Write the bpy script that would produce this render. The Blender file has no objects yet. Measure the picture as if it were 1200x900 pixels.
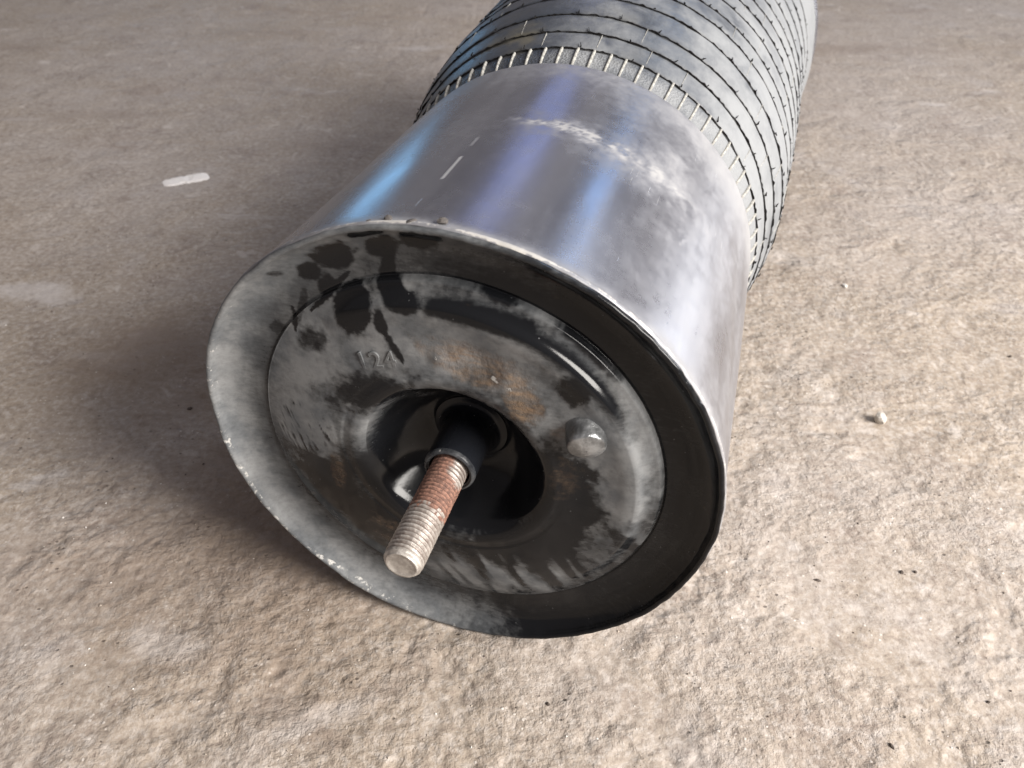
import bpy, math, random
import numpy as np
from mathutils import Matrix, Vector
random.seed(4); rng = np.random.default_rng(7)
R = math.radians
scn = bpy.context.scene
C = scn.collection
S = 0.13                                   # radius of the piston rim in metres

# ------------------------------------------------------------------ camera
pitch, roll, H = 0.63998246, 0.01999892, 3.16501474
cp, sp = math.cos(pitch), math.sin(pitch)
rot = Matrix(((1, 0, 0), (0, sp, -cp), (0, cp, sp))) @ Matrix.Rotation(roll, 3, 'Z')
cd = bpy.data.cameras.new('camera'); cam = bpy.data.objects.new('camera', cd); C.objects.link(cam)
cam.matrix_world = Matrix.Translation((0, 0, H * S)) @ rot.to_4x4()
cd.sensor_width = 36; cd.lens = 30; cd.clip_start = .01; cd.clip_end = 200
cd.dof.use_dof = True; cd.dof.focus_distance = .43; cd.dof.aperture_fstop = 15
scn.camera = cam

# ------------------------------------------------------------------ world and lamps
w = bpy.data.worlds.new('World'); scn.world = w; w.use_nodes = True
bg = w.node_tree.nodes['Background']; bg.inputs[0].default_value = (.43, .395, .405, 1); bg.inputs[1].default_value = .55

def area(name, pos, target, sx, sy, power, col):
    l = bpy.data.lights.new(name, 'AREA'); l.shape = 'RECTANGLE'; l.size = sx; l.size_y = sy
    l.energy = power; l.color = col
    o = bpy.data.objects.new(name, l); C.objects.link(o); o.location = pos
    o.rotation_euler = (Vector(target) - Vector(pos)).to_track_quat('-Z', 'Y').to_euler()
    return o
def polar(az, el, d, base=(0, .45, .2)):
    a, e = R(az), R(el)
    return (base[0] + d * math.sin(a) * math.cos(e), base[1] + d * math.cos(a) * math.cos(e), base[2] + d * math.sin(e))
TG = (0, .45, .15)
area('door_light', polar(124, 29, 2.2), TG, 1.15, 1.15, 142, (1, .955, .90))
area('can_sheen_light', polar(58, 5.5, 5), TG, .8, 1.5, 62, (.95, .97, 1))  # unseen lamp added for the white highlight on the piston's right wall
area('high_right_light', polar(48, 40, 6), TG, 3.5, 2.5, 60, (.80, .88, 1))  # broad bluish lamp high at the back right
area('skylight', polar(5, 27, 6), TG, .75, 1.5, 6.5, (.34, .46, 1))
area('small_skylight', polar(28, 27, 6), TG, .40, .40, 5.0, (.22, .50, 1))
area('window_light', polar(-20, 6, 5), TG, .6, .6, 3.6, (.25, .6, 1))

scn.view_settings.view_transform = 'Standard'; scn.view_settings.look = 'None'
scn.view_settings.exposure = 0; scn.view_settings.gamma = 1
scn.render.engine = 'CYCLES'

# ------------------------------------------------------------------ helpers
def tag(o, label=None, cat=None, group=None, kind=None):
    for k, v in (('label', label), ('category', cat), ('group', group), ('kind', kind)):
        if v: o[k] = v
    return o
def h3(ix, iy, iz, seed):
    n = (ix * 374761393 + iy * 668265263 + iz * 2147483647 + seed * 974634777) & 0xffffffff
    n = ((n ^ (n >> 13)) * 1274126177) & 0xffffffff
    n = ((n ^ (n >> 16)) * 2246822519) & 0xffffffff
    return ((n ^ (n >> 15)) & 0xffff) / 65535.0
def vn(x, y, z, seed=0):
    x = np.asarray(x, float); y = np.asarray(y, float) + 0 * x; z = np.asarray(z, float) + 0 * x
    ix, iy, iz = np.floor(x).astype(np.int64), np.floor(y).astype(np.int64), np.floor(z).astype(np.int64)
    fx, fy, fz = x - ix, y - iy, z - iz
    fx, fy, fz = fx * fx * (3 - 2 * fx), fy * fy * (3 - 2 * fy), fz * fz * (3 - 2 * fz)
    r = 0
    for dx in (0, 1):
        for dy in (0, 1):
            for dz in (0, 1):
                r = r + h3(ix + dx, iy + dy, iz + dz, seed) * (fx if dx else 1 - fx) * (fy if dy else 1 - fy) * (fz if dz else 1 - fz)
    return r
def fbm(x, y, z, sc, octv=4, seed=0):
    r, a, t = 0, 1, 0
    for k in range(octv):
        r = r + a * vn(x * sc, y * sc, z * sc, seed + k); t += a; a *= .55; sc *= 2.03
    return r / t
def mesh_from(name, V, F, smooth=True, attrs=None):
    V = np.ascontiguousarray(V, dtype=np.float32); F = np.ascontiguousarray(F, dtype=np.int32)
    me = bpy.data.meshes.new(name); k = F.shape[1]
    me.vertices.add(len(V)); me.vertices.foreach_set('co', V.ravel())
    me.loops.add(F.size); me.loops.foreach_set('vertex_index', F.ravel())
    me.polygons.add(len(F)); me.polygons.foreach_set('loop_start', np.arange(0, F.size, k, dtype=np.int32))
    try: me.polygons.foreach_set('loop_total', np.full(len(F), k, dtype=np.int32))
    except Exception: pass
    me.update(calc_edges=True)
    me.polygons.foreach_set('use_smooth', np.full(len(F), smooth, dtype=bool))
    for n, a in (attrs or {}).items():
        at = me.attributes.new(n, 'FLOAT', 'POINT'); at.data.foreach_set('value', np.clip(a, 0, 1).astype(np.float32).ravel())
    me.validate(); return me
def link(name, me, m, parent=None, matrix=None):
    o = bpy.data.objects.new(name, me); C.objects.link(o)
    if m and not me.materials: me.materials.append(m)
    if parent: o.parent = parent
    if matrix is not None: o.matrix_basis = matrix
    return o
def grid_faces(nr, nc, closed=True):
    i = np.arange(nr - 1)[:, None]; j = np.arange(nc if closed else nc - 1)[None]
    j2 = (j + 1) % nc
    return np.stack([i * nc + j, i * nc + j2, (i + 1) * nc + j2, (i + 1) * nc + j], -1).reshape(-1, 4)
def catmull(pts, n):
    P = np.array(pts, float); P = np.vstack([2 * P[0] - P[1], P, 2 * P[-1] - P[-2]]); o = []
    for i in range(1, len(P) - 2):
        t = np.linspace(0, 1, n, endpoint=False)[:, None]; a, b, c, d = P[i - 1], P[i], P[i + 1], P[i + 2]
        o.append(.5 * (2 * b + (c - a) * t + (2 * a - 5 * b + 4 * c - d) * t * t + (3 * b - a - 3 * c + d) * t ** 3))
    o.append(P[-2][None]); return np.vstack(o)

# ------------------------------------------------------------------ materials
def mat(name):
    m = bpy.data.materials.new(name); m.use_nodes = True; nt = m.node_tree
    return m, nt, nt.nodes['Principled BSDF']
class N:
    def __init__(s, nt): s.nt = nt; s.l = nt.links.new
    def _in(s, sock, v):
        if isinstance(v, bpy.types.NodeSocket): s.l(v, sock)
        elif v is not None:
            if isinstance(v, (tuple, list)) and len(v) == 3 and sock.type == 'RGBA': v = (*v, 1)
            sock.default_value = v
    def co(s, k='Object'): return s.nt.nodes.new('ShaderNodeTexCoord').outputs[k]
    def attr(s, n):
        a = s.nt.nodes.new('ShaderNodeAttribute'); a.attribute_name = n; return a.outputs['Fac']
    def noise(s, v, sc, det=4, rough=.55, dist=0):
        n = s.nt.nodes.new('ShaderNodeTexNoise'); s._in(n.inputs['Vector'], v)
        n.inputs['Scale'].default_value = sc; n.inputs['Detail'].default_value = det
        n.inputs['Roughness'].default_value = rough; n.inputs['Distortion'].default_value = dist
        return n.outputs['Fac']
    def vor(s, v, sc, out='Distance', rnd=1):
        n = s.nt.nodes.new('ShaderNodeTexVoronoi'); s._in(n.inputs['Vector'], v); n.inputs['Scale'].default_value = sc
        n.inputs['Randomness'].default_value = rnd; return n.outputs[out]
    def mapping(s, v, scale=(1, 1, 1), rot=(0, 0, 0)):
        n = s.nt.nodes.new('ShaderNodeMapping'); s._in(n.inputs['Vector'], v); n.inputs['Scale'].default_value = scale
        n.inputs['Rotation'].default_value = rot; return n.outputs[0]
    def m(s, op, a, b=None, c=None, clamp=False):
        n = s.nt.nodes.new('ShaderNodeMath'); n.operation = op; n.use_clamp = clamp
        for i, v in enumerate((a, b, c)): s._in(n.inputs[i], v)
        return n.outputs[0]
    def step(s, v, lo, hi, a=0, b=1):
        n = s.nt.nodes.new('ShaderNodeMapRange'); n.interpolation_type = 'SMOOTHSTEP'
        for i, x in enumerate((v, lo, hi, a, b)): s._in(n.inputs[i], x)
        return n.outputs[0]
    def mix(s, f, a, b):
        n = s.nt.nodes.new('ShaderNodeMix'); n.data_type = 'RGBA'
        s._in(n.inputs[0], f); s._in(n.inputs[6], a); s._in(n.inputs[7], b); return n.outputs[2]
    def bump(s, h, dist, strength=1, nrm=None):
        n = s.nt.nodes.new('ShaderNodeBump'); s._in(n.inputs['Height'], h); n.inputs['Distance'].default_value = dist
        n.inputs['Strength'].default_value = strength; s._in(n.inputs['Normal'], nrm); return n.outputs[0]

def concrete():
    m, nt, b = mat('rough_concrete'); n = N(nt); v = n.co()
    big = n.noise(v, 2.6, 5, .6); mid = n.noise(v, 14, 5, .62, .3); fine = n.noise(v, 190, 6, .72); gr = n.noise(v, 600, 3, .6)
    col = n.mix(n.step(big, .38, .64), (.318, .262, .208), (.342, .294, .258))
    col = n.mix(n.step(mid, .52, .72, 0, .55), col, (.395, .358, .342))
    col = n.mix(n.step(mid, .46, .30, 0, .6), col, (.225, .178, .150))
    col = n.mix(n.step(fine, .44, .66, .0, .62), col, (.50, .455, .42))
    col = n.mix(n.step(fine, .46, .32, 0, .62), col, (.175, .138, .120))
    pch = n.noise(v, 38, 6, .7, .5); col = n.mix(n.step(pch, .56, .70, 0, .6), col, (.56, .51, .47)); col = n.mix(n.step(pch, .44, .32, 0, .5), col, (.20, .155, .125))
    # pale mineral specks and dark grit pressed in
    sp1 = n.m('MULTIPLY', n.step(n.vor(v, 210), .22, .10), n.step(n.noise(v, 30, 3), .55, .62))
    col = n.mix(n.m('MULTIPLY', sp1, .75), col, (.68, .63, .58))
    sp2 = n.m('MULTIPLY', n.step(n.vor(n.mapping(v, (1, 1.4, 1)), 120), .17, .09), n.step(n.noise(v, 22, 3, .5, .4),   .53, .62))
    col = n.mix(n.m('MULTIPLY', sp2, .8), col, (.07, .055, .045))
    # pale worn lime streaks
    st = n.step(n.noise(n.mapping(v, (1.2, 6, 1), (0, 0, R(-8))), 2.3, 5, .6, .6), .62, .74, 0, .5)
    col = n.mix(st, col, (.55, .51, .49))
    dk = n.step(n.noise(n.mapping(v, (1, 2.5, 1)), 3.1, 5, .65, .3), .55, .75, 0, .45)
    col = n.mix(dk, col, (.22, .165, .13))
    pa = n.attr('pale'); pf = n.step(n.m('ADD', pa, n.m('MULTIPLY', n.m('SUBTRACT', pch, .5), 1.6)), .35, .95); col = n.mix(n.m('MULTIPLY', pf, n.step(pa, 0, .25, 0, .42)), col, (.60, .565, .55))
    dt = n.attr('dirt_and_shade'); df = n.step(n.m('ADD', dt, n.m('MULTIPLY', n.m('SUBTRACT', mid, .5), 1.2)), .25, 1.0); col = n.mix(n.m('MULTIPLY', df, n.step(dt, 0, .25, 0, .65)), col, (.185, .132, .095))  # dirt mask also carries the brown tone of the rim's shadow
    n._in(b.inputs['Base Color'], col)
    n._in(b.inputs['Roughness'], n.m('SUBTRACT', n.step(fine, .3, .7, .66, .9), n.m('MULTIPLY', n.attr('worn'), .16))); b.inputs['Specular IOR Level'].default_value = .45
    hgt = n.m('ADD', n.m('MULTIPLY', n.noise(v, 120, 5, .70, 0), 1.0), n.m('MULTIPLY', gr, .16))
    hgt = n.m('SUBTRACT', hgt, n.m('MULTIPLY', sp2, .25))
    hgt = n.m('ADD', hgt, n.m('MULTIPLY', sp1, .08))
    wn = n.attr('worn'); rg = n.step(n.noise(v, 11, 4, .6, .4), .36, .62, .35, 1)            # trowelled flats between rougher spalled areas
    amp = n.m('MULTIPLY', rg, n.m('SUBTRACT', 1.0, n.m('MULTIPLY', wn, .75)))
    pt_ = n.m('MULTIPLY', n.step(n.vor(v, 62), .30, .05), n.step(n.noise(v, 17, 3, .6), .50, .62))           # pores
    big_ = n.m('SUBTRACT', n.m('MULTIPLY', n.noise(v, 52, 8, .60, 0), 1.9), n.m('MULTIPLY', pt_, .45))
    hh = n.m('MULTIPLY', n.m('ADD', n.m('MULTIPLY', hgt, .95), big_), amp)
    n._in(b.inputs['Normal'], n.bump(hh, .0036, .8)); return m

def black_dusty(name, base=(.008, .0085, .010), gloss=.13):
    m, nt, b = mat(name); n = N(nt); v = n.co()
    d, ru, ch = n.attr('dust_shading'), n.attr('rust'), n.attr('chip')
    f1 = n.noise(v, 260, 5, .7); f2 = n.noise(n.mapping(v, (1, 4.5, 1), (0, 0, R(35))), 170, 4, .6); sm = n.noise(v, 40, 4, .6)
    dd = n.m('ADD', d, n.m('MULTIPLY', n.m('SUBTRACT', f1, .5), .35))
    dd = n.m('ADD', dd, n.m('MULTIPLY', n.m('SUBTRACT', f2, .5), .30)); dd = n.m('ADD', dd, n.m('MULTIPLY', n.m('SUBTRACT', sm, .5), .20))
    fac = n.step(dd, .12, .98); fac = n.m('MULTIPLY', fac, n.step(n.m('ADD', d, n.m('MULTIPLY', n.m('SUBTRACT', f2, .5), .35)), 0.04, .30)); fac = n.m('MULTIPLY', fac, n.step(f1, .25, .6, .86, 1))
    spk = n.m('MULTIPLY', n.step(n.vor(v, 330), .14, .07), n.step(n.noise(v, 90, 2), .56, .62))
    fac = n.m('MAXIMUM', fac, n.m('MULTIPLY', spk, .35))
    dc = n.mix(n.step(sm, .35, .65), (.130, .138, .147), (.228, .233, .236))
    col = n.mix(fac, base, dc)
    rr = n.step(n.m('ADD', ru, n.m('MULTIPLY', n.m('SUBTRACT', n.noise(v, 120, 6, .75), .5), 1.3)), .12, .95)
    rc = n.mix(n.noise(v, 190, 4, .7), (.13, .07, .035), (.33, .235, .15)); rc = n.mix(n.step(n.noise(v, 70, 4), .52, .62), rc, (.10, .055, .03))
    col = n.mix(n.m('MULTIPLY', rr, n.step(n.noise(n.mapping(v, (1, 3, 1), (0, 0, R(28))), 110, 5, .7), .35, .65, .2, .75)), col, rc)
    cc = n.step(n.m('ADD', ch, n.m('MULTIPLY', n.m('SUBTRACT', n.noise(v, 220, 4, .7), .5), 1.1)), .55, .7)
    col = n.mix(cc, col, (.46, .45, .43))
    n._in(b.inputs['Base Color'], col)
    rg = n.step(fac, 0, .8, gloss, .78); rg = n.m('MAXIMUM', rg, n.m('MULTIPLY', rr, .75)); rg = n.m('MAXIMUM', rg, n.m('MULTIPLY', cc, .45))
    n._in(b.inputs['Roughness'], rg); n._in(b.inputs['Specular IOR Level'], .24)
    hg = n.m('ADD', n.m('MULTIPLY', fac, .2), n.m('MULTIPLY', n.m('MULTIPLY', rr, n.noise(v, 330, 4, .7)), 1.2))
    hg = n.m('ADD', hg, n.m('MULTIPLY', f1, .06)); hg = n.m('SUBTRACT', hg, n.m('MULTIPLY', cc, .3))
    n._in(b.inputs['Normal'], n.bump(hg, .0007, .8)); return m

def can_metal():
    m, nt, b = mat('scuffed_grey_metal'); n = N(nt); v = n.co()
    d, ch = n.attr('dust_shading'), n.attr('chip')
    ax = n.noise(n.mapping(v, (1, 1, .14)), 42, 4, .55)               # streaks that run along the tube
    f1 = n.noise(v, 240, 5, .7); f2 = n.noise(n.mapping(v, (1, 1, .35), (R(20), 0, R(30))), 70, 5, .65, .5)
    dd = n.m('ADD', d, n.m('MULTIPLY', n.m('SUBTRACT', f2, .5), .27)); dd = n.m('ADD', dd, n.m('MULTIPLY', n.m('SUBTRACT', f1, .5), .3))
    fac = n.step(dd, .0, 1.25)
    spk = n.m('MULTIPLY', n.step(n.vor(v, 380), .13, .06), n.step(n.noise(v, 34, 3), .62, .70))
    fac = n.m('MAXIMUM', fac, n.m('MULTIPLY', spk, .7))
    col = n.mix(n.step(ax, .3, .7), (.15, .152, .18), (.235, .238, .27))
    col = n.mix(fac, col, (.36, .355, .35))
    # long hairline scratches
    wv = n.noise(n.mapping(v, (1, 1, .02), (R(8), R(22), 0)), 900, 2, .5)
    scr = n.m('MULTIPLY', n.step(wv, .70, .74), n.step(n.noise(v, 26, 3), .54, .60))
    col = n.mix(n.m('MULTIPLY', scr, .5), col, (.6, .6, .6))
    cc = n.step(n.m('ADD', ch, n.m('MULTIPLY', n.m('SUBTRACT', n.noise(v, 240, 4, .7), .5), 1.1)), .55, .7)
    col = n.mix(cc, col, (.52, .50, .47))
    n._in(b.inputs['Base Color'], col)
    n._in(b.inputs['Metallic'], n.step(fac, 0, .8, .75, .1))
    rg = n.step(fac, 0, .7, .25, .60); rg = n.m('ADD', rg, n.m('MULTIPLY', n.m('SUBTRACT', f2, .5), .12)); n._in(b.inputs['Roughness'], rg)
    b.inputs['Coat Weight'].default_value = .12; b.inputs['Coat Roughness'].default_value = .14
    hg = n.m('ADD', n.m('MULTIPLY', f1, .06), n.m('MULTIPLY', scr, -.3))
    n1 = n.bump(n.noise(n.mapping(v, (1, 1, .25)), 26, 2, .4), .0012, .35)
    n._in(b.inputs['Normal'], n.bump(hg, .0005, .7, n1)); return m

def rubber():
    m, nt, b = mat('dusty_black_rubber'); n = N(nt); v = n.co()
    d, g, cord = n.attr('dust_shading'), n.attr('groove'), n.attr('cord')
    f1 = n.noise(v, 230, 5, .7); f2 = n.noise(n.mapping(v, (1, 1, .5)), 46, 5, .65, .6)
    dd = n.m('ADD', d, n.m('MULTIPLY', n.m('SUBTRACT', f2, .5), .7)); dd = n.m('ADD', dd, n.m('MULTIPLY', n.m('SUBTRACT', f1, .5), .4))
    fac = n.step(dd, .1, .95)
    col = n.mix(fac, (.045, .052, .066), (.235, .243, .252))
    ol = n.step(n.noise(v, 20, 4, .6), .52, .68, 0, .7); col = n.mix(n.m('MULTIPLY', ol, n.attr('mud')), col, (.15, .135, .095))
    col = n.mix(n.m('MULTIPLY', g, .9), col, (.02, .02, .02))
    n._in(b.inputs['Base Color'], col)
    n._in(b.inputs['Roughness'], n.step(fac, 0, 1, .34, .72)); b.inputs['Specular IOR Level'].default_value = .42
    ck = n.vor(n.mapping(v, (1, 1, 1.3)), 620)
    hg = n.m('ADD', n.m('MULTIPLY', f1, .3), n.m('MULTIPLY', f2, .4))
    hg = n.m('ADD', hg, n.m('MULTIPLY', n.m('MULTIPLY', ck, cord), .9))
    n._in(b.inputs['Normal'], n.bump(hg, .0011, .7)); return m

def simple(name, col, rough, metallic=0, nsc=200, var=.3, bumpd=.0004, spec=.5, col2=None):
    m, nt, b = mat(name); n = N(nt); v = n.co(); f = n.noise(v, nsc, 5, .65)
    c2 = col2 or tuple(x * (1 - var) for x in col)
    n._in(b.inputs['Base Color'], n.mix(n.step(f, .35, .65), c2, col)); n._in(b.inputs['Roughness'], n.step(f, .3, .7, rough * .85, min(1, rough * 1.15)))
    b.inputs['Metallic'].default_value = metallic; b.inputs['Specular IOR Level'].default_value = spec
    n._in(b.inputs['Normal'], n.bump(f, bumpd, .8)); return m

def stud_metal():
    m, nt, b = mat('rusty_zinc_thread'); n = N(nt); v = n.co()
    ru, dk = n.attr('rust'), n.attr('groove')
    f = n.noise(v, 520, 5, .7); f2 = n.noise(n.mapping(v, (1, 1, 1.5)), 160, 5, .7)
    r = n.step(n.m('ADD', ru, n.m('MULTIPLY', n.m('SUBTRACT', f2, .5), 1.3)), .35, .62)
    col = n.mix(n.step(f2, .35, .65), (.30, .27, .245), (.55, .52, .48))
    rc = n.mix(n.step(f, .38, .62), (.10, .040, .026), (.36, .175, .12)); col = n.mix(n.m('MULTIPLY', r, .93), col, rc)
    col = n.mix(n.m('MULTIPLY', n.step(f, .60, .72), .55), col, (.07, .045, .035))
    col = n.mix(n.m('MULTIPLY', dk, .7), col, (.07, .035, .025))
    n._in(b.inputs['Base Color'], col); n._in(b.inputs['Metallic'], n.step(r, 0, 1, .35, .05)); n._in(b.inputs['Roughness'], n.step(r, 0, 1, .42, .75))
    n._in(b.inputs['Normal'], n.bump(f, .0004, .7)); return m

M_CON = concrete(); M_PLATE = black_dusty('dusty_black_paint'); M_CAN = can_metal(); M_RUB = rubber()
M_FLASH = simple('black_rubber_flash', (.014, .013, .013), .9, 0, 300, .3, .0004, .1)
M_RIB = simple('dust_grey_rubber_rib', (.40, .39, .36), .75, 0, 500, .55)
M_RIBD = simple('brown_grey_rubber_rib', (.23, .215, .18), .75, 0, 500, .6)
M_STUD = stud_metal()

# ------------------------------------------------------------------ ground
def sinh_axis(n, A, B, c): u = np.linspace(-1, 1, n); return c + A * np.sinh(B * u)
gx, gy = sinh_axis(760, .12, 5.9, 0.0), sinh_axis(760, .12, 5.9, .38)
GX, GY = np.meshgrid(gx, gy)
def ground_h(x, y):
    z = (fbm(x, y, 0, 9, 3, 11) - .5) * .0032
    k = fbm(x, y, 0, 48, 4, 21); z = z + (k - .5) * .0026 * np.clip((.95 + x - y) / .5, .25, 1)
    pit = np.clip(.36 - fbm(x, y, 0, 70, 3, 31), 0, 1); z = z - pit * .008
    return z
near = np.exp(-((GX / 3) ** 2 + ((GY - .5) / 3) ** 2))
Z = ground_h(GX, GY) * near
cx, cy, cz = -0.22418866 * S, 2.37634285 * S, math.cos(.0390001) * S
yaw, tl = .27731501, .0390001
A3 = Vector((math.sin(yaw) * math.cos(tl), math.cos(yaw) * math.cos(tl), math.sin(tl)))
E1 = A3.cross(Vector((0, 0, 1))).normalized(); E2 = E1.cross(A3)
def patches(L):
    t = 0
    for x, y, sx, sy, an_, q in L:
        c_, s_ = math.cos(R(an_)), math.sin(R(an_)); u_ = ((GX - x) * c_ + (GY - y) * s_) / sx; v_ = ((GY - y) * c_ - (GX - x) * s_) / sy
        t = t + q * np.exp(-u_ * u_ - v_ * v_)
    return t
pale = patches([(-.445, .681, .06, .022, -12, 1), (-.171, 1.501, .05, .02, 0, 1), (.617, 1.266, .03, .014, 0, 1), (.72, 1.33, .05, .012, 10, .8), (-.196, .298, .035, .018, -20, .9), (-.10, .253, .045, .012, 25, .9), (-.255, .288, .02, .02, 0, .7), (.184, .383, .01, .008, 0, .8), (.26, .35, .012, .008, 0, .7), (-.319, .433, .03, .012, 30, .7), (-.34, 1.0, .11, .012, 12, .5), (.321, .379, .03, .02, 0, .6)])
worn = np.clip((GY - .45 - 1.0 * GX) / .55, 0, 1) * (.8 + .4 * (fbm(GX, GY, 0, 6, 3, 41) - .5))
dirt_and_shade = patches([(-.291, .579, .13, .10, 0, .9), (-.20, 1.045, .16, .10, 0, .6), (-.55, 1.15, .25, .04, 8, .5), (-.124, .438, .07, .12, 20, 1.0), (-.24, .36, .14, .10, 0, .65), (-.10, .27, .14, .06, 0, .35), (.30, .9, .14, .10, 0, .5), (.55, 1.55, .4, .06, 5, .6)])  # brown dirt; patches beside the rim also paint in its cast shadow
me = mesh_from('concrete_ground', np.stack([GX, GY, Z], -1).reshape(-1, 3), grid_faces(760, 760, False), True, dict(pale=pale, dirt_and_shade=dirt_and_shade, worn=worn))
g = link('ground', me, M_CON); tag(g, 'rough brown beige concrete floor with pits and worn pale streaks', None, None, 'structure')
def gz(x, y): return float(ground_h(np.array([x]), np.array([y]))[0])

# ------------------------------------------------------------------ air spring
root = bpy.data.objects.new('air_spring', None); C.objects.link(root); root.location = (cx, cy, 0)
tag(root, 'air suspension bellows lying on concrete, dusty metal piston with threaded stud towards the camera', 'air spring')
# frame: x right along the rim, y up, z out of the piston's face towards the camera
AX = Matrix.Translation((0, 0, cz)) @ Matrix((E1, E2, -A3)).transposed().to_4x4()
def part(name, me, m, parent=root): return link(name, me, m, parent, AX if parent is root else None)

# outline of the real rim: knocked slightly out of round
PH = np.radians([-180, -173, -160, -141, -130, -120, -111, -100, -89, -71, -58, -48, -30, -13, 0, 14, 28, 40, 57, 70, 83, 95, 113, 128, 140, 156, 165, 172, 180])
PR = np.array([1.001, 1.003, 1.001, .992, 1.001, 1.014, 1.007, 1.001, .996, .999, .995, .989, .988, .992, 1.0, 1.003, 1.006, 1.004, 1.0, .993, .991, 1.001, 1.003, 1.006, 1.012, 1.013, 1.015, 1.006, 1.001])
def rimr(ph): return np.interp((ph + np.pi) % (2 * np.pi) - np.pi, PH, PR)
kern = np.exp(-np.linspace(-2, 2, 41) ** 2); kern /= kern.sum()
def rim_smooth(ph):
    r = rimr(ph); n = 20; rr = np.concatenate([r[-n:], r, r[:n]]); return np.convolve(rr, kern, 'valid')

def surf_rev(prof, nphi, warp):
    """prof: rows (r, depth); returns vertices, R, D, PHI grids"""
    ph = np.linspace(-np.pi, np.pi, nphi, endpoint=False)
    r = prof[:, :1] + 0 * ph; d = prof[:, 1:2] + 0 * ph; P = ph + 0 * prof[:, :1]
    r, d = warp(r, d, P)
    return np.stack([r * np.cos(P), r * np.sin(P), -d], -1) * S, r, d, P

# --- end plate (dish, seam, raised ridge, flat, pit)
def ell(x, y, L, soft=.35, seed=5, amp=.5):
    """noise-edged ellipse mask, L=(cx,cy,ux,uy,vx,vy,w)"""
    c = L[:6]; det = c[2] * c[5] - c[3] * c[4]; dx, dy = x - c[0], y - c[1]
    a = (dx * c[5] - dy * c[4]) / det; b = (dy * c[2] - dx * c[3]) / det
    rr = np.sqrt(a * a + b * b) + (NZ1 - .5) * amp + (NZ2 - .5) * amp * .8
    t = np.clip((1 + soft * .5 - rr) / soft, 0, 1); return t * t * (3 - 2 * t)
def line(x, y, L, amp=.02):
    x0, y0, x1, y1, wd = L; dx, dy = x1 - x0, y1 - y0; q = dx * dx + dy * dy
    t = np.clip(((x - x0) * dx + (y - y0) * dy) / q, 0, 1)
    dd = np.hypot(x - x0 - t * dx, y - y0 - t * dy) + (NZ2 - .5) * amp; wd = wd * (1 - .85 * (2 * t - 1) ** 2); return np.clip((wd * 1.4 - dd) / (wd * .8), 0, 1)
key = [(1.0, .012), (1.0, .002), (.996, -.004), (.988, -.005), (.981, 0), (.976, .012), (.965, .032), (.93, .058), (.88, .072), (.83, .0755), (.800, .076), (.792, .079), (.786, .079), (.782, .064),
       (.776, .052), (.76, .046), (.742, .038), (.726, .026), (.713, .011), (.702, .004), (.69, .002), (.66, .003), (.62, .010), (.57, .015), (.50, .014), (.43, .006), (.405, .002), (.385, .004), (.368, .010), (.352, .024), (.336, .050), (.320, .082),
       (.302, .114), (.281, .146), (.256, .176), (.226, .202), (.192, .222), (.16, .235), (.13, .255), (.09, .26)]
prof = catmull(key, 11)
def warp_plate(r, d, P):
    k = np.clip((r - .72) / .28, 0, 1); r2 = r * (1 + (rim_smooth(P[0])[None] - 1) * k)
    wob = (fbm(r * np.cos(P), r * np.sin(P), 0, 3.2, 2, 51) - .5) * .014 * np.clip((r - .2) * 5, 0, 1)
    nick = (vn(np.cos(P) * 26, np.sin(P) * 26, 0, 77) - .5) * .006 * np.clip((r - .95) / .04, 0, 1)
    # shallow dents in the flat
    X, Y = r * np.cos(P), r * np.sin(P); dent = 0
    for (a, b, s_, q) in ((.10, .52, .07, .010), (-.03, .50, .03, -.010), (.22, .44, .05, -.009), (.53, .05, .10, .010), (-.47, -.15, .09, .006)): dent = dent + q * np.exp(-((X - a) ** 2 + (Y - b) ** 2) / s_ ** 2)
    lf = .5 - .5 * np.cos(np.clip((np.degrees(P) - 82) % 360, 0, 278) / 278 * 2 * np.pi); lf = np.clip(lf * 3.5, 0, 1)     # left side: the flat meets the seam without a ridge
    t_ = np.clip((r - .44) / .34, 0, 1); dl = .060 * t_ ** 1.6 + .004
    d = np.where((r < .784) & (r > .44), d * (1 - lf) + dl * lf, d)
    return r2 + nick, d + wob + dent
V, r_, d_, P_ = surf_rev(prof, 760, warp_plate)
X, Y = r_ * np.cos(P_), r_ * np.sin(P_)
NZ1, NZ2 = fbm(X, Y, 0, 9, 4, 61), fbm(X, Y, 0, 38, 4, 71)
def G(cx_, cy_, rx, ry=None): ry = ry or rx; return np.exp(-((X - cx_) / rx) ** 2 - ((Y - cy_) / ry) ** 2)
deg = np.degrees(P_); ang = (deg + 360) % 360
def sm(a, lo, hi): t = np.clip((a - lo) / (hi - lo), 0, 1); return t * t * (3 - 2 * t)
ann = r_ > .787
dust_shading = np.where(ann, .80 * sm(ang + 16 * (NZ1 - .5), 38, 100) * (1 - sm(ang + 22 * (NZ1 - .5) + 8 * (NZ2 - .5), 262, 306)) * (.62 + .38 * sm(r_, .82, .95)) - .12 * sm(ang, 200, 270), 0.0)  # annulus dust, thinned towards the seam to put shade into the colour
dust_shading = dust_shading - np.where(ann, .20 * np.exp(-((ang - 85) / 26) ** 2), 0)
pl = .36 + .50 * G(-.60, .28, .22, .30) + .45 * G(-.15, .55, .34, .20) + .30 * G(.30, .62, .34, .16) + .55 * G(.64, .12, .13, .36) + .45 * G(.14, -.64, .30, .09) + .30 * G(.52, .33, .16, .16) + .4 * G(-.60, .03, .12, .12) - .25 * G(.40, -.30, .26, .3) - .25 * G(-.35, -.45, .2, .25) + .22 * G(-.35, .05, .08, .12)
pl = pl + (NZ1 - .5) * .55 + (NZ2 - .5) * .35
dust_shading = np.where(ann, dust_shading, pl)
pit = r_ < .352
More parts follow.
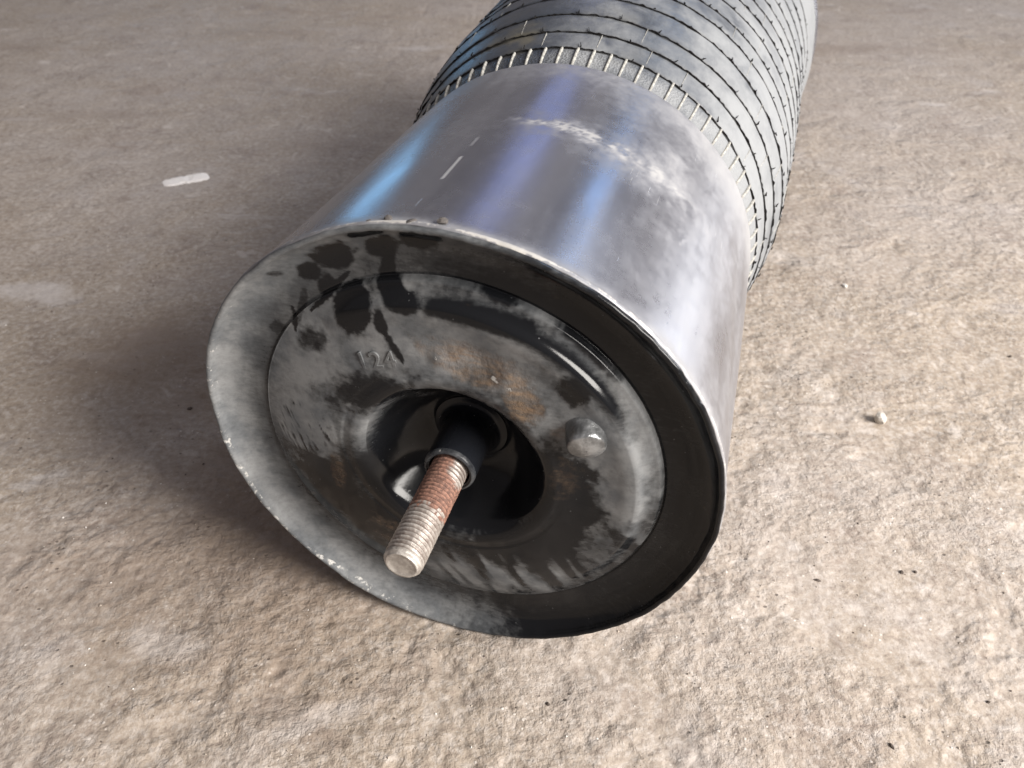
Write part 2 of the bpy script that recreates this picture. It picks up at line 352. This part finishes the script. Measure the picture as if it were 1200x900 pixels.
dust_shading = np.where(pit, .01 + .62 * sm(r_, .285, .36) * np.clip(np.cos(P_ - R(150)), 0, 1) ** 3 + .34 * G(-.18, .18, .09, .07) * NZ2 * 1.6, dust_shading)
dust_shading = dust_shading * (1 - .95 * np.exp(-((r_ - .37) / .07) ** 2) * np.exp(-(((ang - 218) / 36) ** 2)))
BL = [(-0.083,0.934,0.068,0.011,-0.004,-0.049,1.00),(-0.403,0.801,0.084,0.015,-0.009,-0.060,0.95),(-0.505,0.724,0.045,0.008,-0.007,-0.042,0.80),(-0.227,0.867,0.059,0.010,-0.005,-0.048,0.95),(-0.211,0.794,0.030,0.005,-0.007,-0.066,0.90),(-0.192,0.739,0.047,-0.000,-0.009,-0.034,0.95),(-0.148,0.698,0.069,-0.007,-0.013,-0.042,0.80),(-0.341,0.619,0.074,0.015,-0.011,-0.084,1.00),(-0.453,0.676,0.029,0.006,-0.008,-0.050,0.70),(-0.230,0.599,0.025,0.012,0.008,-0.053,0.90),(-0.520,0.459,0.062,0.001,-0.017,-0.056,0.70),(-0.265,0.922,0.065,0.020,0.000,-0.018,0.90),(-0.330,0.277,0.177,0.060,-0.004,-0.091,0.75),(-0.207,0.307,0.097,0.063,0.011,-0.050,0.50),(0.209,0.780,0.102,-0.011,-0.008,-0.036,0.70),(0.449,0.472,0.061,-0.029,-0.026,-0.070,0.75),(-0.635,0.700,0.029,-0.000,-0.005,-0.014,0.50),(-0.683,0.451,0.032,0.007,-0.005,-0.028,0.40),(-0.565,0.563,0.019,0.000,-0.028,-0.085,0.45),(-0.578,-0.262,0.073,-0.117,-0.103,-0.122,0.80),(-0.346,-0.403,0.081,-0.075,-0.061,-0.101,0.50),(0.421,-0.064,0.110,0.062,0.046,-0.268,0.95),(0.277,-0.352,0.198,0.118,0.015,-0.107,0.80),(0.532,-0.030,0.050,0.043,0.041,-0.117,0.50),(0.674,-0.217,0.066,-0.082,-0.019,-0.035,0.50),(0.225,-0.539,0.021,0.029,0.055,-0.098,0.60),(0.434,-0.374,0.021,0.031,0.064,-0.106,0.50),(0.123,0.685,0.195,-0.008,-0.006,-0.031,0.75),(0.492,0.605,0.132,-0.110,-0.012,-0.020,0.70)]
soft_ids = {12, 13, 10, 19, 20, 21, 22, 23, 27, 28}
for i, L in enumerate(BL):
    s_ = .9 if i in soft_ids else .5
    dust_shading = dust_shading * (1 - L[6] * ell(X, Y, L, s_, amp=.9 if i in soft_ids else .75))
for L in [(-0.359,0.744,-0.519,0.562,0.013),(-0.232,0.588,-0.151,0.435,0.013),(-0.602,0.560,-0.594,0.458,0.010)]: dust_shading = dust_shading * (1 - .85 * line(X, Y, L))
# rubbed hatch patch: many short scratches
hatch = ell(X, Y, (-.608, .026, .113, -.022, -.050, -.116), .5)
stripe = vn((X * .8 + Y * .25) * 150, (Y - X * .4) * 18, 0, 91)
dust_shading = dust_shading + hatch * (stripe - .36) * 1.7
stp2 = vn((X + Y * .5) * 30, (Y - X * .4) * 6, 0, 92); lowr = ell(X, Y, (.20, -.58, .34, .1, 0, -.14), .8)
dust_shading = dust_shading + lowr * (stp2 - .5) * 1.3
film = np.where(ann, .16 * (1 - sm(ang, 40, 80)) + .16 * sm(ang, 285, 310), 0)
for (pa_, ra_, q1, q2) in ((13, .90, .045, .05), (-3, .885, .07, .06), (-20, .92, .03, .03), (-40, .86, .04, .035), (-52, .88, .05, .03), (-63, .92, .07, .03), (33, .9, .05, .04)):
    a_ = R(pa_); film = film * (1 - ell(X, Y, (ra_ * math.cos(a_), ra_ * math.sin(a_), q1, 0, 0, q2), .5, amp=.4))
dust_shading = np.maximum(dust_shading, film)
ridge = np.exp(-((r_ - .715) / .030) ** 2) * sm(deg, 18, 40) * (1 - sm(deg, 86, 104)); dust_shading = dust_shading * (1 - .97 * ridge)
dust_shading = np.clip(dust_shading, 0, 1)
rust = .72 * (.45 + 1.1 * NZ2) * ell(X, Y, (.119, .496, .193, -.032, -.023, -.082), .9) + .8 * ell(X, Y, (.284, .365, .057, -.057, -.038, -.059), .9) + .42 * ell(X, Y, (-.493, -.150, .035, .017, 0, -.115), 1.) + .45 * ell(X, Y, (.408, .264, .048, .013, .001, -.036), 1.) + .32 * ell(X, Y, (-.295, -.465, .095, -.048, -.049, -.110), 1.2) + .3 * ell(X, Y, (.43, .06, .06, .0, .0, .1), 1.2)
rust = np.where(pit, rust * .2, rust)
crust = .46 * ell(X, Y, (.214, .445, .031, .029, .024, -.046), .8, amp=1.4) + .42 * ell(X, Y, (.10, .455, .075, -.006, -.004, -.016), .9, amp=1.4) + .6 * ell(X, Y, (-.03, .50, .014, .003, .001, -.012), .4) + .55 * ell(X, Y, (-.048, .54, .008, .002, .001, -.007), .4)
chip = crust + .54 * (r_ > .977) * (.25 + .75 * (.5 + .5 * np.cos(P_ - R(215)))) * (r_ < 1.3)
part('end_plate', mesh_from('end_plate', V.reshape(-1, 3), grid_faces(len(prof), 760)[:, ::-1], True, dict(dust_shading=dust_shading, rust=rust, chip=chip)), M_PLATE)
plate = root.children[-1] if root.children else None
plate = [o for o in C.objects if o.name == 'end_plate'][0]

# --- piston wall
Lc, R1 = 1.69799, .96099
keyc = [(.982, .018), (.993, .012), (1.0005, .010), (1.0045, .016), (1.005, .026), (1.001, .036)] + [(1 + (R1 - 1) * s / Lc, s) for s in (.05, .2, .4, .6, .8, 1.0, 1.2, 1.4, 1.55, 1.64)] + [(.961, 1.675), (.955, 1.693), (.940, 1.700), (.90, 1.702), (.84, 1.700)]
profc = catmull(keyc, 14)
def warp_can(r, d, P):
    k = np.exp(-d / .6); r = r * (1 + (rim_smooth(P[0])[None] - 1) * k)
    c_, s_ = np.cos(P), np.sin(P)
    r = r + (fbm(c_ * 2.2, s_ * 2.2, d * .8, 1.3, 2, 15) - .5) * .010 * np.clip(d * 4, 0, 1)
    # creases in the lower right wall
    r = r - .007 * np.exp(-((P - R(16) - (d - .6) * .22) / .07) ** 2) * np.exp(-((d - .75) / .5) ** 2)
    r = r + (vn(c_ * 26, s_ * 26, 0, 78) - .5) * .004 * np.exp(-d / .03)
    return r, d
Vc, rc, dc, Pc = surf_rev(profc, 620, warp_can)
xc, yc = np.cos(Pc), np.sin(Pc); dg = np.degrees(Pc)
NA = fbm(xc, yc, dc, 5, 4, 33); NB = fbm(xc, yc, dc, 22, 4, 34); NC = fbm(xc, yc, dc, 75, 3, 35)
def gp(p0, s0, dp, ds): return np.exp(-((dg - p0) / dp) ** 2 - ((dc - s0) / ds) ** 2)
cdust_shading = .18 + .25 * sm(dg, 75, 30) + .30 * sm(dc, 1.15, 1.68) + .40 * gp(72, .96 , 22, .05) * np.clip(NC * 5 - 1.9, 0, 1.5) * np.clip(NB * 3 - .8, 0, 1.2) + .35 * gp(75, .95, 30, .14) * NB  # dust raised on the right to paint in the pale lit side
cdust_shading = cdust_shading + .35 * gp(58, 1.1, 14, .3) * NA + .28 * gp(96, .03, 30, .04) + (NA - .5) * .28 * (1 - .6 * sm(dg, 60, 35)) + (NB - .5) * .18 + .22 * np.exp(-((dc - .02) / .05) ** 2)
cdust_shading = cdust_shading - .22 * gp(27, .42, 4, .16)
NZ1, NZ2 = NA, NB
for (p0, s0, p1, s1, wd) in ((97, .36, 97, .56, .006), (97.3, .60, 96.8, .78, .003), (47, .62, 45, .72, .003), (84, 1.0, 70, .98, .004)):
    cdust_shading = np.maximum(cdust_shading, line(np.radians(dg), dc, (R(p0), s0, R(p1), s1, wd), .006) * (.95 if wd > .0035 else .6))
cchip = .60 * np.exp(-((dc - .022) / .014) ** 2) + .5 * gp(77, .02, 7, .03) + .5 * gp(98, .03, 3, .02)
part('piston_wall', mesh_from('piston_wall', Vc.reshape(-1, 3), grid_faces(len(profc), 620)[:, ::-1], True, dict(dust_shading=cdust_shading, chip=cchip)), M_CAN)

# --- boss (round headed peg) on the plate
def lathe(prof_, nphi, mx=None, jitter=0, seed=1):
    pr = np.array(prof_, float); ph = np.linspace(-np.pi, np.pi, nphi, endpoint=False)
    r = pr[:, :1] + 0 * ph; z = pr[:, 1:2] + 0 * ph; p = ph + 0 * r
    if jitter: r = r + (fbm(np.cos(p) * 3, np.sin(p) * 3, z * 20, 2, 3, seed) - .5) * jitter
    V_ = np.stack([r * np.cos(p), r * np.sin(p), z], -1).reshape(-1, 3) * S
    if mx is not None: V_ = V_ @ np.array(mx.to_3x3()).T + np.array(mx.translation)
    return V_, grid_faces(len(pr), nphi), p, r, z
bprof = .92 * catmull([(.079, -.05), (.078, -.02), (.077, .006), (.076, .030), (.074, .045), (.069, .055), (.052, .062), (.03, .068), (.002, .072)], 8)
mx = Matrix.Translation(Vector((.500, .285, -.012)) * S) @ Matrix.Rotation(R(16), 4, 'Y') @ Matrix.Rotation(R(14), 4, 'X')
Vb, Fb, p, r, z = lathe(bprof, 96, mx, .004)
M_BOSS = simple('bright_worn_peg', (.36, .37, .38), .33, .7, 90, .6, .0012)
link('peg', mesh_from('peg', Vb, Fb, True, dict(dust_shading=(.32 + .25 * np.cos(p - R(-40)) + .3 * (z > .055)).ravel(), rust=0 * p.ravel(), chip=(.25 + .2 * (z > .05)).ravel())), M_BOSS, plate)

# --- collar
cprof = catmull([(.150, -.262), (.125, -.258), (.112, -.245), (.105, -.22), (.102, -.15), (.1015, -.06), (.1015, -.022), (.099, -.008), (.094, -.002), (.090, 0), (.087, -.003), (.085, -.007), (.081, -.007), (.078, -.016), (.076, -.05)], 8)
Vk, Fk, p, r, z = lathe(cprof, 128, None, .002)
kd = (.06 + .30 * (z > -.02) * (r > .08) + .12 * np.exp(-((p - R(95)) / .08) ** 2) * (z < -.03))
Vk[:, 2] += .024 * S
M_COL = black_dusty('black_collar_paint', (.010, .011, .014), .20)
part('collar', mesh_from('collar', Vk, Fk, True, dict(dust_shading=kd.ravel(), rust=0 * p.ravel(), chip=(.38 * (z > -.012)).ravel())), M_COL)

# --- threaded stud, real helical thread
nz, nph = 620, 96
zz = np.linspace(-.04, .475, nz)[:, None]; ph = np.linspace(-np.pi, np.pi, nph, endpoint=False)[None]
pt = .0182; tri = ((zz / pt + ph / (2 * np.pi)) % 1.0); tooth = np.minimum(1, 2.2 * np.abs(tri - .5)) ** .8
lead = sm(zz + 0 * ph, .462, .440)
rr = .0712 - .0068 * tooth * (.35 + .65 * sm(zz, .06, .10)) * lead - .003 * (1 - lead)
rr = rr - .010 * sm(zz, .459, .475) ** 2 + (fbm(np.cos(ph) * .5, np.sin(ph) * .5, zz * 4, 14, 3, 8) - .5) * .003
zc = zz + 0 * ph; pc = ph + 0 * zz
caps = [(.058, .4765), (.052, .4760), (.047, .4730), (.036, .4725), (.018, .4730), (.001, .4730)]
for a, b in caps:
    j = (fbm(np.cos(ph) * a * 10, np.sin(ph) * a * 10, 0, 3, 3, 9) - .5) * .004
    rr = np.vstack([rr, a + 0 * ph]); zc = np.vstack([zc, b + j]); pc = np.vstack([pc, ph]); tooth = np.vstack([tooth, 0 * ph])
zc = np.where(zc > 0, zc * 1.018, zc)
Vs = np.stack([rr * np.cos(pc), rr * np.sin(pc), zc], -1).reshape(-1, 3) * S
srust = sm(zc + (fbm(np.cos(pc) * .5, np.sin(pc) * .5, zc * 4, 9, 3, 18) - .5) * .08, .285, .235) * (.84 - 1.0 * np.exp(-((pc - R(28)) / .75) ** 2) * sm(zc, .15, .05)) + .28 * sm(zc, .24, .3) * sm(zc, .46, .40) * .7
part('threaded_stud', mesh_from('threaded_stud', Vs, grid_faces(len(zc), nph), True, dict(rust=srust.ravel(), groove=(tooth * (zc < .46)).ravel())), M_STUD)

# --- embossed mark on the plate
def emboss(txt, x, y, h, rotdeg):
    cu = bpy.data.curves.new('tmp', 'FONT'); cu.body = txt; cu.size = h * 1.35 * S; cu.extrude = .0035 * S; cu.bevel_depth = .0018 * S; cu.bevel_resolution = 1
    cu.align_x = 'CENTER'; cu.align_y = 'CENTER'; cu.space_character = 1.15
    to = bpy.data.objects.new('tmp', cu); C.objects.link(to)
    dg_ = bpy.context.evaluated_depsgraph_get(); me_ = bpy.data.meshes.new_from_object(to.evaluated_get(dg_)); me_.name = 'embossed_number'
    bpy.data.objects.remove(to)
    me_.transform(Matrix.Translation((x * S, y * S, -.0125 * S)) @ Matrix.Rotation(R(rotdeg), 4, 'Z'))
    for n_, v_ in (('dust_shading', .62), ('rust', 0), ('chip', .1)):
        at = me_.attributes.new(n_, 'FLOAT', 'POINT'); at.data.foreach_set('value', np.full(len(me_.vertices), v_, dtype=np.float32))
    me_.materials.clear(); return link('embossed_number', me_, M_PLATE, plate)
emboss('124', -.262, .437, .072, 14)

# --- bellows
LN = [1.862, 2.0, 2.155, 2.35, 2.575, 2.775, 2.98, 3.18, 3.41, 3.64, 3.87, 4.17, 4.47, 4.75]
KS = [1.66, 1.70, 1.76, 1.82, 1.9, 2.0, 2.15, 2.3, 2.5, 2.7, 3.2, 3.9, 4.5, 4.8, 5.0, 5.3]
KR = [.915, .932, .955, .972, .992, 1.015, 1.052, 1.080, 1.096, 1.102, 1.120, 1.13, 1.135, 1.15, 1.185, 1.19]
sax = np.unique(np.concatenate([np.arange(1.66, 5.3, .0125)] + [l + np.linspace(-.02, .02, 21) for l in LN]))
# smooth base radius
fine_s = np.linspace(1.6, 5.4, 1500); fr = np.interp(fine_s, KS, KR); k2 = np.exp(-np.linspace(-2, 2, 61) ** 2); k2 /= k2.sum()
fr2 = np.convolve(np.pad(fr, 30, mode='edge'), k2, 'valid')
def base_r(s): return np.interp(s, fine_s, fr2)
def line_wob(p, i): return (vn(np.cos(p) * 1.6 + i * 3.7, np.sin(p) * 1.6, 0, 200 + i) - .5) * .030 + (vn(np.cos(p) * 14 + i * 3.7, np.sin(p) * 14, 0, 230 + i) - .5) * .006
def ring_amp(i): return .25 if i == 0 else 1
def bell_r(s, p):
    r = base_r(s) + 0 * p
    edges = [1.72] + LN
    wl = [0 * p] + [line_wob(p, i) * ring_amp(i) for i in range(len(LN))]
    groove = 0
    for i, l in enumerate(LN):
        t = (s - l - wl[i + 1]); groove = groove + np.exp(-(t / .0042) ** 2)
        # step: the band before the line stands slightly proud of the band after it
        r = r - .0075 * np.exp(-(np.clip(-t, 0, 9) / .045)) * (t < 0) - .0055 * np.exp(-np.clip(t, 0, 9) / .006) * (t >= 0)
    return r - groove * .004, groove
def clamp_floor(Vw):
    # rubber that would sink under the floor is pressed flat on it (world z = cz + y*E2.z - z*A3.z)
    zw = cz + Vw[..., 1] * E2.z - Vw[..., 2] * A3.z
    dz = np.clip(.0012 - zw, 0, None); Vw[..., 1] += dz / E2.z; return Vw
nb = 540; pb = np.linspace(-np.pi, np.pi, nb, endpoint=False)[None]; sb = sax[:, None]
rb, gv = bell_r(sb, pb)
xb, yb = np.cos(pb), np.sin(pb)
BN = fbm(xb * 1.0 + 0 * sb, yb + 0 * sb, sb + 0 * pb, 4, 4, 45); BN2 = fbm(xb + 0 * sb, yb + 0 * sb, sb + 0 * pb, 16, 4, 46)
rb = rb + (BN - .5) * .012 * sm(sb, 1.9, 2.2)
Vw = np.stack([rb * xb, rb * yb, -(sb + 0 * pb)], -1) * S; Vw = clamp_floor(Vw)
dgb = np.degrees(pb) + 0 * sb
bd = .42 + .40 * sm(dgb, 75, 25) + (BN - .5) * .8 + (BN2 - .5) * .25 - .60 * sm(dgb, 84, 112) + .25 * np.exp(-((sb - 1.78) / .06) ** 2)  # lit right side put into the dust colour; thinner dust on the left
mud = sm(dgb, 68, 90) * np.exp(-((sb - 1.98) / .22) ** 2)
cord = np.exp(-((sb - 1.79) / .055) ** 6) + 0 * pb
M_B = mesh_from('bellows', Vw.reshape(-1, 3), grid_faces(len(sax), nb)[:, ::-1], True, dict(dust_shading=bd, groove=np.clip(gv, 0, 1), mud=mud, cord=cord))
bel = part('bellows', M_B, M_RUB)
# ribs moulded next to the piston
def rib_mesh(name, s0, s1, w0, hgt):
    n = 5; ss = np.linspace(s0, s1, n); prof_ = [(-w0, -.004), (-w0 * .7, hgt * .8), (-w0 * .3, hgt), (w0 * .3, hgt), (w0 * .7, hgt * .8), (w0, -.004)]
    V_ = []
    for k, s in enumerate(ss):
        e = .6 if k in (0, n - 1) else 1
        for (t, hh) in prof_:
            r = float(base_r(s)) + (hh * e if hh > 0 else hh); V_.append((r * math.cos(t / r), r * math.sin(t / r), -s))
    F = []
    for k in range(n - 1):
        for j in range(5): a = k * 6 + j; F.append((a, a + 6, a + 7, a + 1))
    V_ = np.array(V_) * S; return mesh_from(name, V_, np.array(F), True)
RM = rib_mesh('rib', 1.70, 1.852, .0068, .0085)
for k in range(78):
    a = R(89.8 - k * 4.62 + random.uniform(-.25, .25))
    o = link('rib', RM, M_RIB if math.sin(a) < .93 or math.cos(a) > 0 else M_RIBD, bel); o.rotation_euler = (0, random.uniform(-.0012, .0012), a)
# thin meridional mould lines crossing single bands
thin = {}
for (b0, count, off) in ((0, 26, 3), (1, 22, 9), (2, 20, 1), (3, 19, 6), (4, 18, 12), (5, 18, 4), (6, 17, 9), (7, 17, 2), (8, 16, 7)):
    s0, s1 = LN[b0] + .015, LN[b0 + 1] - .012
    tm = rib_mesh('mould_mark', s0, s1, .0016, .0012); tm.materials.append(M_RIB)
    for k in range(count):
        if random.random() < .62: continue
        aa = R(off + k * 360 / count + random.uniform(-1.5, 1.5))
        if math.sin(aa) < -.55: continue
        o = link('mould_mark', tm, M_RIB, bel); o.rotation_euler = (0, 0, aa)
# torn rubber flash standing on every moulding line
for i, l in enumerate(LN):
    npf = 1100; p = np.linspace(-np.pi, np.pi, npf, endpoint=False)
    s = l + line_wob(p, i) * ring_amp(i) + (vn(p * 60, 0 * p, 0, 300 + i) - .5) * .004
    r0 = bell_r(s[None, :] + .004, p[None, :])[0][0]
    hgt = .0022 + .006 * np.clip(vn(p * 40, 0 * p, 0, 320 + i) - .55, 0, 1) * 2
    wd = .0016 + .0050 * np.clip(vn(p * 22, 0 * p, 0, 340 + i) - .45, 0, 1)
    rings = []
    for (ds, dr) in ((-1, -.5), (-1, .6), (0, 1), (1, .6), (1, -.5)):
        rr_ = r0 + hgt * dr; rings.append(np.stack([rr_ * np.cos(p), rr_ * np.sin(p), -(s + wd * ds)], -1))
    Vf = clamp_floor(np.array(rings) * S); nbv = Vf.reshape(-1, 3).shape[0]
    F = grid_faces(5, npf)
    # whiskers
    Wv, Wf = [], []
    nt_ = 30 if i else 24
    for k in range(nt_):
        a = k * 2 * math.pi / nt_ + random.uniform(-.02, .02) + i * .3
        if math.sin(a) < -.75: continue
        sc = l + float(line_wob(np.array([a]), i)[0]) * ring_amp(i); rc_ = float(bell_r(np.array([[sc + .018]]), np.array([[a]]))[0][0, 0])
        ln, ww, hh = random.uniform(.012, .028), random.uniform(.0014, .0028), random.uniform(.003, .011)
        dirs = 1 if random.random() < .8 else -1; ex = a + random.uniform(-.012, .012)
        q = nbv + len(Wv)
        for (aa, s_, h_) in ((a - ww, sc, -.002), (a + ww, sc, -.002), (a + ww, sc, .006), (a - ww, sc, .006), (ex - ww * .5, sc + dirs * ln, hh * .6), (ex + ww * .5, sc + dirs * ln, hh * .6), (ex + ww * .5, sc + dirs * ln, hh), (ex - ww * .5, sc + dirs * ln, hh)):
            rr_ = (float(base_r(s_)) if 0 else rc_) + h_ + (float(base_r(s_)) - float(base_r(sc)))
            Wv.append((rr_ * math.cos(aa) * S, rr_ * math.sin(aa) * S, -s_ * S))
        Wf += [(q, q + 1, q + 5, q + 4), (q + 1, q + 2, q + 6, q + 5), (q + 2, q + 3, q + 7, q + 6), (q + 3, q, q + 4, q + 7), (q + 4, q + 5, q + 6, q + 7)]
    link('moulding_line', mesh_from('moulding_line', np.vstack([Vf.reshape(-1, 3), np.array(Wv)]), np.vstack([F, np.array(Wf)]), False), M_FLASH, bel)
# far bead plate
Vp, Fp, *_ = lathe(catmull([(1.19, -5.28), (1.20, -5.30), (1.20, -5.38), (1.17, -5.40), (.8, -5.40), (.002, -5.40)], 5), 120)
part('bead_plate', mesh_from('bead_plate', clamp_floor(Vp), Fp[:, ::-1], True, dict(dust_shading=np.full(len(Vp), .3), chip=np.zeros(len(Vp)))), M_CAN)

# ------------------------------------------------------------------ loose stones, crumbs, marks
def stone(name, loc, size, m, label, cat, group=None, squash=.75, seed=1, facets=1):
    import bmesh
    bm = bmesh.new(); bmesh.ops.create_icosphere(bm, subdivisions=2 if facets else 3, radius=1)
    rr = random.Random(seed); planes = [(Vector((rr.uniform(-1, 1), rr.uniform(-1, 1), rr.uniform(-1, 1))).normalized(), rr.uniform(.55, .85)) for _ in range(9)]
    for v in bm.verts:
        for n_, d_ in planes:
            q = v.co.dot(n_) - d_
            if q > 0: v.co -= n_ * q
        v.co += Vector([rr.uniform(-.04, .04) for _ in range(3)])
        v.co.x *= size[0]; v.co.y *= size[1]; v.co.z *= size[2] if len(size) > 2 else size[0] * squash
    me_ = bpy.data.meshes.new(name); bm.to_mesh(me_); bm.free()
    zmin = min(v.co.z for v in me_.vertices)
    o = link(name, me_, m); o.location = (loc[0], loc[1], loc[2] - zmin * .8); o.rotation_euler = (0, 0, rr.uniform(0, 6))
    return tag(o, label, cat, group)
M_WST = simple('white_stone', (.72, .69, .65), .85, 0, 400, .2, .0006)
M_PST = simple('pale_grey_stone', (.56, .52, .47), .9, 0, 300, .35, .001)
M_DST = simple('dark_grit', (.11, .085, .07), .85, 0, 400, .4, .0006)
M_TST = simple('tan_grit', (.42, .36, .30), .85, 0, 400, .3, .0006)
def gs(name, x, y, size, m, label, cat, seed, group=None): return stone(name, (x, y, gz(x, y) - .0003), size, m, label, cat, group, seed=seed)
gs('pebble', .2835, .5138, (.0058, .0052, .0056), M_PST, 'small angular pale stone lying alone right of the piston', 'stone', 3)
gs('pebble', .3193, .7206, (.0045, .0026, .0016), M_WST, 'flat white stone chip right of the rubber bellows', 'stone chip', 5)
gs('dark_crumb', .2475, .3624, (.0019, .0015, .0013), M_DST, 'dark crumb low right, the left one of a close pair', 'crumb', 7, 'dark crumbs on the floor')
gs('dark_crumb', .2564, .3633, (.0014, .0012, .0011), M_DST, 'dark crumb low right, the right one of a close pair', 'crumb', 8, 'dark crumbs on the floor')
gs('dark_crumb', .1922, .3548, (.0026, .0010, .0010), M_DST, 'dark sliver of grit just right of the rim bottom', 'crumb', 9, 'dark crumbs on the floor')
gs('dark_crumb', .2621, .2717, (.0012, .0010, .0010), M_DST, 'dark crumb nearest the lower right corner', 'crumb', 10, 'dark crumbs on the floor')
gs('dark_crumb', .2004, .2447, (.0022, .0010, .0010), M_DST, 'dark elongated crumb at the bottom edge on the right', 'crumb', 11, 'dark crumbs on the floor')
gs('dark_crumb', -.2478, .5124, (.0024, .0018, .0012), M_DST, 'dark crumb in the shade left of the piston rim', 'crumb', 12, 'dark crumbs on the floor')
gs('dark_crumb', .4256, .6048, (.0018, .0016, .0014), M_DST, 'dark crumb near the right edge level with the piston', 'crumb', 13, 'dark crumbs on the floor')
gs('dark_crumb', .0227, .2654, (.0015, .0012, .0010), M_DST, 'dark crumb in front of the piston rim, bottom centre', 'crumb', 14, 'dark crumbs on the floor')
# crumbs of dirt on top of the rim
def on_can(s, phd, lift=0):
    r = (float(np.interp(s, [0, Lc], [1, R1])) + .004 + lift) * S; p = R(phd)
    return AX @ Vector((r * math.cos(p), r * math.sin(p), -s * S)) + root.location
M_DIRT = simple('dry_dirt', (.09, .08, .075), .9, 0, 500, .4, .0006)
for (s, a, sz, lab) in ((.045, 100.5, (.0024, .0018, .0014), 'crumb of dark dirt on the top rim, left of the bright scuff'), (.028, 95.5, (.0026, .0016, .0011), 'crumb of dark dirt on the top rim, beside the bright scuff'),
                        (.045, 90.0, (.0026, .0018, .0016), 'largest crumb of dark dirt, rightmost on the top rim'), (.03, 104, (.0018, .0014, .0010), 'tiny crumb of dark dirt, leftmost on the top rim')):
    l_ = on_can(s, a, -.006); stone('dirt_crumb', l_, sz, M_DIRT, lab, 'crumb', 'dirt crumbs on the piston rim', seed=int(a * 7))
# patch of sunlight on the floor, put in as a thin white sheet
M_SUN = simple('white_sun_patch', (.92, .88, .85), .6, 0, 300, .08, .0003)
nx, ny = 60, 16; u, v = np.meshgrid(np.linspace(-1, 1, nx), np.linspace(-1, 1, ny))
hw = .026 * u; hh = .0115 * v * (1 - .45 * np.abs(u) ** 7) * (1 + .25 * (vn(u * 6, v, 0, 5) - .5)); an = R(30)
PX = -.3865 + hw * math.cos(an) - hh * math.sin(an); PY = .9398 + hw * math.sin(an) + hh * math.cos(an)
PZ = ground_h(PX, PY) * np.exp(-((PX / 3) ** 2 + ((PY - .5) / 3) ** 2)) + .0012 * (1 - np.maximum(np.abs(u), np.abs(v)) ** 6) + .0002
o = link('sun_patch', mesh_from('sun_patch', np.stack([PX, PY, PZ], -1).reshape(-1, 3), grid_faces(ny, nx, False)), M_SUN)
tag(o, 'short bright white sun patch on the floor left of the piston, built as a thin sheet', 'paint mark')  # the 'paint mark' is the thin sheet put in for sunlight
# loose grit: one mass of grains
Vg, Fg = [], []
base_v = np.array([(1, 0, 0), (-1, 0, 0), (0, 1, 0), (0, -1, 0), (0, 0, 1), (0, 0, -1)], float); base_f = np.array([(0, 2, 4), (2, 1, 4), (1, 3, 4), (3, 0, 4), (2, 0, 5), (1, 2, 5), (3, 1, 5), (0, 3, 5)])
ng = 5200
gxr = rng.normal(0, .42, ng); gyr = .2 + np.abs(rng.normal(0, .6, ng)); sz = .00022 + .0005 * rng.random(ng) ** 3
hz = ground_h(gxr, gyr)
for k in range(ng):
    Vg.append(base_v * (sz[k] * rng.uniform(.6, 1.5, 3)) @ np.array(Matrix.Rotation(rng.uniform(0, 6), 3, 'Z')) + (gxr[k], gyr[k], hz[k] + sz[k] * .3)); Fg.append(base_f + 6 * k)
me = mesh_from('loose_grit', np.vstack(Vg), np.vstack(Fg), False)
o = link('loose_grit', me, M_TST); me.materials.append(M_DST); me.materials.append(M_WST)
me.polygons.foreach_set('material_index', np.repeat(rng.choice([0, 0, 1, 2], ng), 8).astype(np.int32))
tag(o, 'fine pale and dark grit scattered over the concrete floor', 'grit', None, 'stuff')
